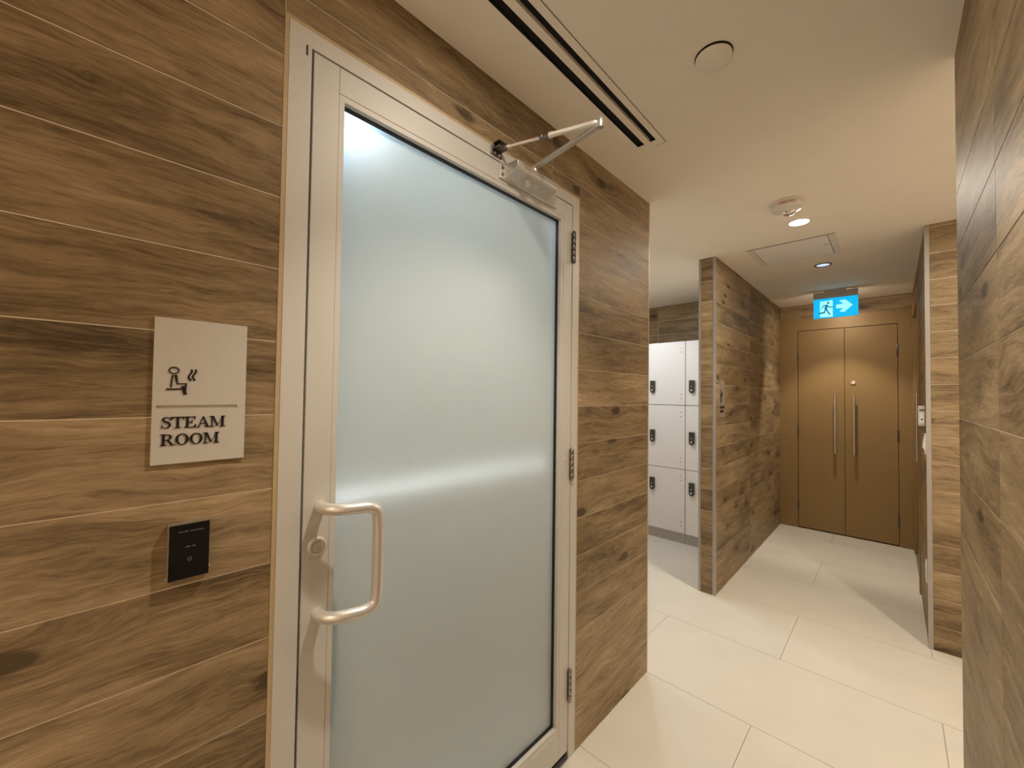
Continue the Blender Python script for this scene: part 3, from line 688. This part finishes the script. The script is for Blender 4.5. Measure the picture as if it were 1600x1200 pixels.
# ---------------------------------------------------------------- double doors
for i, (a, b, hx, lab) in enumerate(((-0.7530, -0.3650, -0.437, 'left leaf of the bronze double doors with steel bar handle'), (-0.3610, 0.0290, -0.289, 'right leaf of the bronze double doors with bar handle and lock'))):
    dd = thing('door_%d' % (i+2), ((a+b)/2, YE, 0.012), lab, 'door', kind='structure')
    obj('leaf', B(a, b, YE-0.008, YE+0.036, 0.012, 2.127), 'bronze', dd, 0.001)
    bm = bmesh.new(); tube(bm, [(hx, YE-0.07, 0.836), (hx, YE-0.07, 1.444)], 0.0125, 16)
    hh = obj('bar_handle', bm, 'steel', dd, smooth=True)
    for z in (0.95, 1.33):
        bm = bmesh.new(); tube(bm, [(hx, YE-0.062, z), (hx, YE-0.008, z)], 0.008, 12); obj('standoff', bm, 'steel', hh, smooth=True)
    for z in (1.87, 1.05, 0.24):
        y_ = a-0.001 if i == 0 else b+0.001
        bm = bmesh.new(); lathe(bm, [(0.006, -0.06), (0.007, -0.058), (0.007, 0.058), (0.006, 0.06)], (y_, YE-0.019, z), 'z', 12); obj('hinge', bm, 'dark_steel', dd, smooth=True)
    if i:
        bm = bmesh.new(); lathe(bm, [(0.021, -0.008), (0.021, -0.014), (0.017, -0.018), (0.001, -0.0185)], (-0.297, YE, 1.562), 'y', 24); c_ = obj('lock_cylinder', bm, 'steel', dd, smooth=True)
        obj('keyhole', B(-0.2985, -0.2955, YE-0.0192, YE-0.0185, 1.555, 1.569), 'black', c_)
# side door
d4 = thing('door_4', (XR+0.06, 4.7, 0.012), 'bronze side door on the right of the corridor seen edge on', 'door', kind='structure')
obj('leaf', B(XR+0.016, XR+0.054, 4.238, 5.197, 0.012, 2.148), 'bronze', d4)
bm = bmesh.new(); tube(bm, [(XR-0.010, 4.30, 0.935), (XR-0.010, 4.30, 1.45)], 0.0085, 14)
h4 = obj('bar_handle', bm, 'steel', d4, smooth=True)
for z in (1.03, 1.36):
    bm = bmesh.new(); tube(bm, [(XR-0.004, 4.30, z), (XR+0.016, 4.30, z)], 0.007, 12); obj('standoff', bm, 'steel', h4, smooth=True)

# ---------------------------------------------------------------- lockers
LF = 3.915
def lockers(x0, x1, label):
    t = thing('locker_column', ((x0+x1)/2, LF+0.2, 0), label, 'locker', 'white locker columns in the alcove')
    obj('carcass', B(x0+0.001, x1-0.001, LF+0.018, 4.42, 0.095, 1.928), 'locker_body', t)
    obj('plinth', boxes(((x0+0.001, LF+0.016, 0.006), (x1-0.001, 4.40, 0.095)), ((x0+0.001, LF+0.012, 0.0), (x1-0.001, LF+0.03, 0.010))), 'kick', t)
    for z0, z1, lz in ((0.098, 0.7, 0.528), (0.705, 1.311, 1.003), (1.317, 1.93, 1.492)):
        d = obj('door', B(x0+0.003, x1-0.003, LF, LF+0.018, z0, z1), 'locker', t, 0.0012)
        lx = x0+0.063
        bm = bmesh.new()
        pts = [(lx-0.024, lz+0.062), (lx+0.024, lz+0.062), (lx+0.024, lz-0.035)]+[(lx+0.024*math.cos(a), lz-0.035-0.026*math.sin(a)) for a in [math.pi*k/8 for k in range(1, 8)]]+[(lx-0.024, lz-0.035)]
        prism(bm, pts, lambda u, v, dd_: (u, LF-dd_, v), 0, 0.020)
        lk_ = obj('lock', bm, 'lock', d, 0.002)
        bm = bmesh.new(); lathe(bm, [(0.009, -0.020), (0.009, -0.023), (0.001, -0.0235)], (lx, LF, lz-0.032), 'y', 14)
        lathe(bm, [(0.005, -0.020), (0.005, -0.022), (0.001, -0.0225)], (lx, LF, lz+0.004), 'y', 12)
        obj('lock_button', bm, 'steel', d, smooth=True)
        for z in (z0+0.066, z0+0.103, z1-0.066, z1-0.103):
            bm = bmesh.new(); lathe(bm, [(0.0048, 0), (0.0048, -0.002), (0.0008, -0.003)], (x1-0.040, LF, z), 'y', 10); obj('rivet', bm, 'dark_steel', d)
lockers(-1.822, -1.440, 'white locker column with three doors beside the plank wall end')
lockers(-1.440, -1.038, 'white locker column partly hidden behind the plank partition')

# ---------------------------------------------------------------- small wall fittings
ws = thing('wall_sign', (XL, 3.215, 1.25), 'small sign with black symbol on the corridor partition', 'sign')
obj('panel', B(XL, XL+0.004, 3.158, 3.275, 1.25, 1.525), simple('taupe_sign_panel', (0.30, 0.24, 0.18), 0.4, 0.2, noise=0.03), ws)
f2 = lambda u, v, d: (XL+0.004+d, 3.158+u*0.117, 1.25+v*0.275)
bm = bmesh.new()
stroke(bm, [(.16, .72), (.24, .63), (.30, .56)], .07, f2, 0, 0.0012); stroke(bm, [(.56, .68), (.50, .62), (.30, .57)], .06, f2, 0, 0.0012)
stroke(bm, [(.26, .62), (.20, .54), (.24, .46)], .17, f2, 0, 0.0012)
obj('pictogram', bm, 'ink', ws)
bm = bmesh.new()
for v, n in ((.24, 8), (.135, 6)):
    for k in range(n):
        u = .04+k*.115
        prism(bm, [(u, v), (u+.10, v), (u+.10, v+.068), (u, v+.068)], f2, 0, 0.0012)
obj('lettering', bm, 'ink', ws)
dv = thing('wall_dispenser', (XR, 3.43, 1.245), 'grey wall unit with dark button beside the side door handle', 'wall unit')
obj('body', B(XR-0.031, XR, 3.40, 3.46, 1.245, 1.365), 'grey', dv, 0.006, seg=3)
obj('face_plate', B(XR-0.026, XR-0.006, 3.3985, 3.40, 1.262, 1.325), 'white', dv, 0.0005)
obj('slot', B(XR-0.026, XR-0.004, 3.3985, 3.40, 1.338, 1.343), 'black', dv)
bm = bmesh.new(); lathe(bm, [(0.0045, 0), (0.0045, -0.001)], (XR-0.016, 3.3985, 1.285), 'y', 12); obj('button', bm, 'black', dv)
sw = thing('light_switch', (XR, 3.37, 1.085), 'white rocker light switch beside the metal corner strip', 'light switch')
obj('cover_plate', B(XR-0.006, XR, 3.335, 3.405, 1.085, 1.205), 'white', sw, 0.002)
bm = bmesh.new(); prism(bm, [(0.006, 1.105), (0.016, 1.125), (0.009, 1.19), (0.006, 1.19)], lambda u, v, d: (XR-u, d, v), 3.353, 3.387); obj('rocker', bm, 'white', sw)
ot = thing('wall_outlet', (XR, 3.42, 0.34), 'low white outlet plate near the floor beside the corner strip', 'outlet')
obj('cover_plate', B(XR-0.005, XR, 3.385, 3.455, 0.335, 0.455), 'white', ot, 0.0015)
for z in (0.365, 0.41): obj('socket', B(XR-0.007, XR-0.005, 3.405, 3.435, z, z+0.025), 'white', ot, 0.0005)
